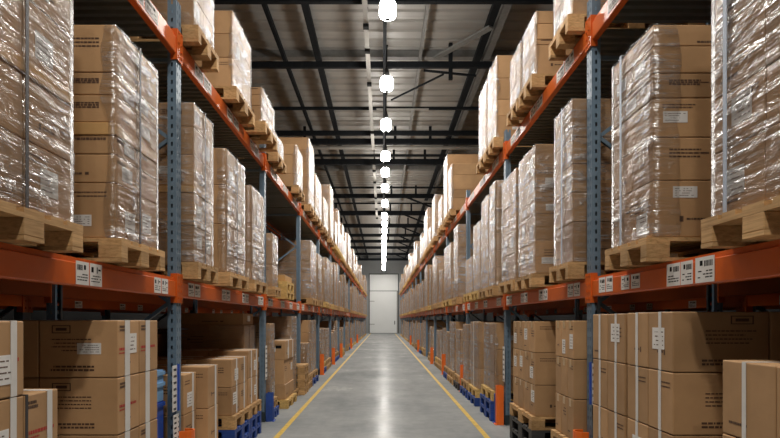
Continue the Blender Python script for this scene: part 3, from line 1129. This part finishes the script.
# left, second bay
ST2 = ((.72, .05, 'strap_white'),)
pile(-1, 1.755, 5.46, .37, .5, .3, [.36, .36], 1, 2, 'pile just beyond the sign post', 'brown carton, white tape', mats=('blue_wood', 'yellow_wood'), straps=ST2)
pile(-1, 1.66, 5.88, .37, .5, .3, [.36, .40], 1, 2, 'second pile beyond the sign post', 'brown carton, white tape', mats=('blue_wood', 'yellow_wood'), straps=ST2)
pile(-1, 1.66, 6.80, .385, .5, .3, [.31, .31], 2, 2, 'low pile on blue pallets', 'brown carton', mats=('blue_wood', 'blue_wood', 'wood'), straps=((.6, .05, 'strap_white'),))
pile(-1, 1.66, 7.64, .30, .5, .3, [.33, .345], 2, 2, 'stepped pile before the blue-footed upright', 'brown taped carton', mats=('blue_wood', 'blue_wood', 'wood'), straps=((.6, .05, 'strap_white'),))
SLOT[(-1, 0, 1)] = 4
shelf_load(-1, 0, 8.40, 9.08, 1.43, x=1.88, desc='dark film-wrapped cartons', film='all', depth=.95, pdepth=1.06, n_under=1)
c = carton(-1, 1.90, 8.42, .9, .64, .16, 1.431, 'wide flat carton lying on the dark wrapped stack, left floor bay', flap=True)
# left, third bay
shelf_load(-1, 0, 9.42, 9.80, 1.45, x=1.72, desc='narrow film-wrapped cartons', film='all', n_under=1)
z = .001
pallet(-1, 1.6, 10.46, 11.5, z, 'under the carton with the hand hole', 'yellow_wood')
for j, (h, lab, st) in enumerate(((.25, 'bottom', ()), (.42, 'middle', ()), (.32, 'top', ()))):
    zz = .151 + (0, .252, .674)[j]
    for b in range(2):
        carton(-1, 1.66 if j != 1 else 1.68, 10.5 + b * .52, .55, .515, h, zz, f'brown carton, {lab} of the three-high hand-hole stack, {"near" if b == 0 else "far"} half', straps=((.7, .08, 'strap_white'),) if j == 2 else (), handhole=(j == 2 and b == 0))
shelf_load(-1, 0, 11.62, 12.3, 1.57, x=1.72, desc='dark tall film-wrapped cartons', film='all')
for i in range(4):
    pallet(-1, 1.56, 12.36, 13.0, .001 + i * .149, f'{ORD[i]} from below in the bare stack by the orange guard', 'wood')
# left, fourth bay
SLOT[(-1, 0, 3)] = 0
shelf_load(-1, 0, 13.35, 13.95, 1.0, desc='low brown cartons', film=.1, n_under=1, under='wood')
shelf_load(-1, 0, 14.1, 15.3, 1.5, desc='tall brown cartons', film=.05, n_under=1)

# right, first bay
pile(1, 1.66, 2.20, .42, .55, .15, [.40, .40, .36], 2, 2, 'right front pile', 'plain brown carton', mats=('wood',), straps=((.55, .03, 'strap_white'),), p_lab=.6)
pile(1, 1.66, 3.55, .335, .56, .15, [.34, .35, .36, .352], 2, 2, 'right big-box pile', 'strapped printed carton', mats=('wood',), straps=((.5, .035, 'strap_white'),), kinds=('text', 'big'), p_lab=.5)
pile(1, 1.66, 4.26, .325, .5, .15, [.34, .35, .36, .348], 2, 2, 'right pile before the signed upright', 'strapped brown carton', mats=('wood',), straps=((.5, .035, 'strap_white'),), p_lab=.5)
# right, second bay
pile(1, 1.66, 5.40, .19, .55, .3, [.36, .35, .34], 3, 2, 'right pile beyond the signed upright', 'narrow brown carton', mats=('black_wood', 'black_wood', 'wood'), p_lab=.25, tape=True)
pile(1, 1.66, 6.77, .285, .55, .3, [.34, .355, .345], 4, 2, 'right slab pile on dark pallets', 'upright brown carton', mats=('black_wood', 'black_wood', 'wood'), p_lab=.35, tape=True)
# right, third and fourth bay
shelf_load(1, 0, 9.2, 10.15, 1.46, desc='tall brown cartons', film=.04, n_under=2, pal='yellow_wood')
shelf_load(1, 0, 10.78, 11.68, 1.47, desc='strapped brown cartons', film=.04, n_under=1, strap=WH, pal='yellow_wood')
shelf_load(1, 0, 11.95, 12.8, 1.42, desc='brown cartons', film=.1, n_under=1)
shelf_load(1, 0, 13.25, 14.0, 1.3, desc='brown cartons', film=.05, n_under=1, under='black_wood')
shelf_load(1, 0, 14.3, 15.4, 1.46, desc='tall plain brown cartons', film=.02, n_under=1, under='wood')
shelf_load(1, 0, 15.6, 16.35, 1.2, film=.2, n_under=1)

# ------------------------------------------------------------------ everything farther down the aisle
FAR = random.Random(21)
START = {(-1, 0): 4, (-1, 1): 4, (-1, 2): 5, (1, 0): 4, (1, 1): 4, (1, 2): 5}
TOPS = {0: (1.05, 1.52), 1: (2.9, 3.58), 2: (4.75, 5.75)}
for s in (-1, 1):
    P = POST[s]
    for lev in (0, 1, 2):
        for b in range(START[(s, lev)], len(P) - 1):
            a, e = P[b] + PW + .12, P[b + 1] - (.75 if lev == 0 else .12)
            n = 3
            sw = (e - a) / n
            for i in range(n):
                if FAR.random() < (.06 if lev else .10):
                    continue
                wd = FAR.uniform(.86, .97) * sw - .06
                y0 = a + i * sw + FAR.uniform(0, sw - wd - .06) + .03
                top = FAR.uniform(*TOPS[lev])
                shelf_load(s, lev, y0, y0 + wd, top, x=FAR.choice((1.64, 1.66, 1.68)) + (.08 if lev == 0 else 0), desc=FAR.choice(('film-wrapped brown cartons', 'brown cartons in clear film', 'pale film-wrapped cartons')),
                           pal=FAR.choice(('wood', 'wood', 'yellow_wood')), n_under=1 if (lev == 0 and b < 8) else 0, under=FAR.choice(('blue_wood', 'black_wood', 'wood')), film=FAR.choice((.05, .3)))

# ------------------------------------------------------------------ dim loads in the rear rack, seen through the gaps
for s in (-1, 1):
    P = POST[s]
    for b in range(4):
        a, e = P[b] + PW + .12, P[b + 1] - .12
        sw = (e - a) / 3
        for lev in (0, 1):
            for i in range(3):
                zb = .001 if lev == 0 else TOP1 - .079
                y0 = a + i * sw + .05
                y1 = y0 + sw - .14
                r = random.Random(b * 17 + i * 5 + lev + s)
                wn = f'{"on the floor" if lev == 0 else "on the shelf"} of the rear rack behind the {SIDE[s]} one, {ORD[b]} bay, {ORD[i]} load'
                nm, adj = PNAME['wood']
                tag(link(nm, pallet_meshes('wood')[3], None, (s * 3.0, y0 - .01, zb), (0, 0, 0), (s * .95, (y1 - y0 + .02) / PWD, 1)), f'pallet {wn}', 'pallet', 'pallets in the racks')
                hs = split_heights(zb + .15, (1.5 if lev == 0 else 3.45) - r.uniform(0, .25), r)
                tag(link('carton_stack', stack_mesh(y1 - y0, 1.0, hs, r), None, (s * 3.05, y0, zb + .15), (0, 0, 0), (s, 1, 1)), f'cartons {wn}', 'carton stack', 'cartons in the rear racks')

# ------------------------------------------------------------------ guards, signs
def guard_mesh(mt, h, w=.16):
    m = MB()
    prof = [(.0, .0), (-.06, .006), (-.095, .03), (-.104, w / 2), (-.095, w - .03), (-.06, w - .006), (.0, w)]
    inn = [(.0, .012), (-.055, .017), (-.083, .037), (-.092, w / 2), (-.083, w - .037), (-.055, w - .017), (.0, w - .012)]
    ring = prof + inn[::-1]
    n = len(ring)
    for z in (0, h):
        m.v += [(x, y, z) for x, y in ring]
    for i in range(n):
        k = (i + 1) % n
        m.f.append((i, k, n + k, n + i))
        m.m.append(0)
    k = len(prof)
    for i in range(k - 1):
        m.f.append((n + i, n + i + 1, n + 2 * k - 2 - i, n + 2 * k - 1 - i))
        m.f.append((i + 1, i, 2 * k - 1 - i, 2 * k - 2 - i))
        m.m += [0, 0]
    return m.mesh('guard_shell', mt)
GO = guard_mesh('guard_orange', .56)
GB = guard_mesh('blue_wood', .42)
GP = MB().box(-.12, -.095, .0, .16, 0, .012).mesh('floor_plate', 'guard_orange')
GPB = MB().box(-.12, -.095, .0, .16, 0, .012).mesh('floor_plate', 'sign_blue')
for s, ks in ((-1, (1, 3, 4, 5, 6, 8, 10)), (1, (1, 2, 3, 4, 5, 7, 9))):
    for k in ks:
        y = POST[s][k]
        t = thing('post_guard', f'orange guard standing at the foot of the {ORD[k]} upright of the {SIDE[s]} rack', 'post guard', (s * (XF - .03), y - .02, 0.0), (s, 1, 1), f'orange guards of the {SIDE[s]} rack')
        link('guard_shell', GO, t)
        link('floor_plate', GP, t)
t = thing('post_guard', 'blue guard at the foot of the third upright of the left rack', 'post guard', (-(XF - .022), POST[-1][2] - .01, 0), (-1, 1, 1))
link('guard_shell', GB, t)
link('floor_plate', GPB, t)
t = thing('post_guard', 'dark blue guard wrapped beside the orange guard on the third upright of the right rack', 'post guard', (XF - .022, POST[1][2] + .14, 0), (1, 1, 1))
link('guard_shell', GB, t)
link('floor_plate', GPB, t)

def sign(side, y, z0, w, h, rows, blue, label, x=XF - .016):
    t = thing('location_sign', label, 'sign', (side * x, y, z0), (side, 1, 1))
    link('sign_plate', MB().box(-.006, 0, 0, w, 0, h).mesh('sign_plate', 'paper'), t)
    if blue:
        link('blue_strip', MB().box(-.02, -.0062, w * .62, w * .80, .0, h + .01).mesh('blue_strip', 'sign_blue'), t)
    r = random.Random(int(y * 100))
    m = MB()
    for i in range(rows):
        zc = h * (i + .2) / rows
        yy = .1 * w
        while yy < .5 * w:
            b = r.choice((.02, .03, .04)) * w
            m.box(-.0072, -.0061, yy, yy + b, zc, zc + .36 * h / rows)
            yy += b + .03 * w
        m.box(-.0072, -.0061, .86 * w, .94 * w, zc, zc + .3 * h / rows)
    link('barcode_print', m.mesh('barcode_print', 'black'), t)
    return t
sign(-1, 5.10, .74, .17, .38, 7, True, 'white sign plate with a blue strip on the second upright of the left rack')
sign(-1, 5.12, .50, .13, .21, 5, False, 'small lower white plate under the blue-striped sign, left rack')
sign(1, 5.03, .80, .16, .34, 6, True, 'white sign plate with a blue strip on the second upright of the right rack')
sign(-1, 9.13, .62, .12, .5, 7, False, 'narrow white sign plate on the third upright of the left rack')
sign(1, 8.83, .62, .12, .5, 7, False, 'narrow white sign plate on the third upright of the right rack')

# ------------------------------------------------------------------ camera, world, view
cam = bpy.data.cameras.new('camera')
co = bpy.data.objects.new('camera', cam)
COL.objects.link(co)
co.location = (0, 0, 1.5)
co.rotation_euler = (math.pi / 2, 0, 0)
cam.sensor_fit = 'HORIZONTAL'
cam.sensor_width = 36.0
cam.lens = F * 36.0 / 780.0
cam.shift_x = 7.0 / 780.0
cam.shift_y = 101.0 / 780.0
cam.clip_end = 200
SC.camera = co

w = bpy.data.worlds.new('world')
SC.world = w
w.use_nodes = True
w.node_tree.nodes['Background'].inputs[0].default_value = (.8, .85, .9, 1)
w.node_tree.nodes['Background'].inputs[1].default_value = .05
vs = SC.view_settings
vs.view_transform = 'Standard'
vs.look = 'None'
vs.gamma = 1.0
vs.use_curve_mapping = False
vs.exposure = 0.43
SC.cycles.max_bounces = 8
SC.cycles.diffuse_bounces = 5
SC.cycles.glossy_bounces = 4
SC.cycles.transparent_max_bounces = 16
SC.cycles.sample_clamp_indirect = 5.0
SC.cycles.caustics_reflective = False
SC.cycles.caustics_refractive = False
print('OBJECT COUNT', len(bpy.data.objects))
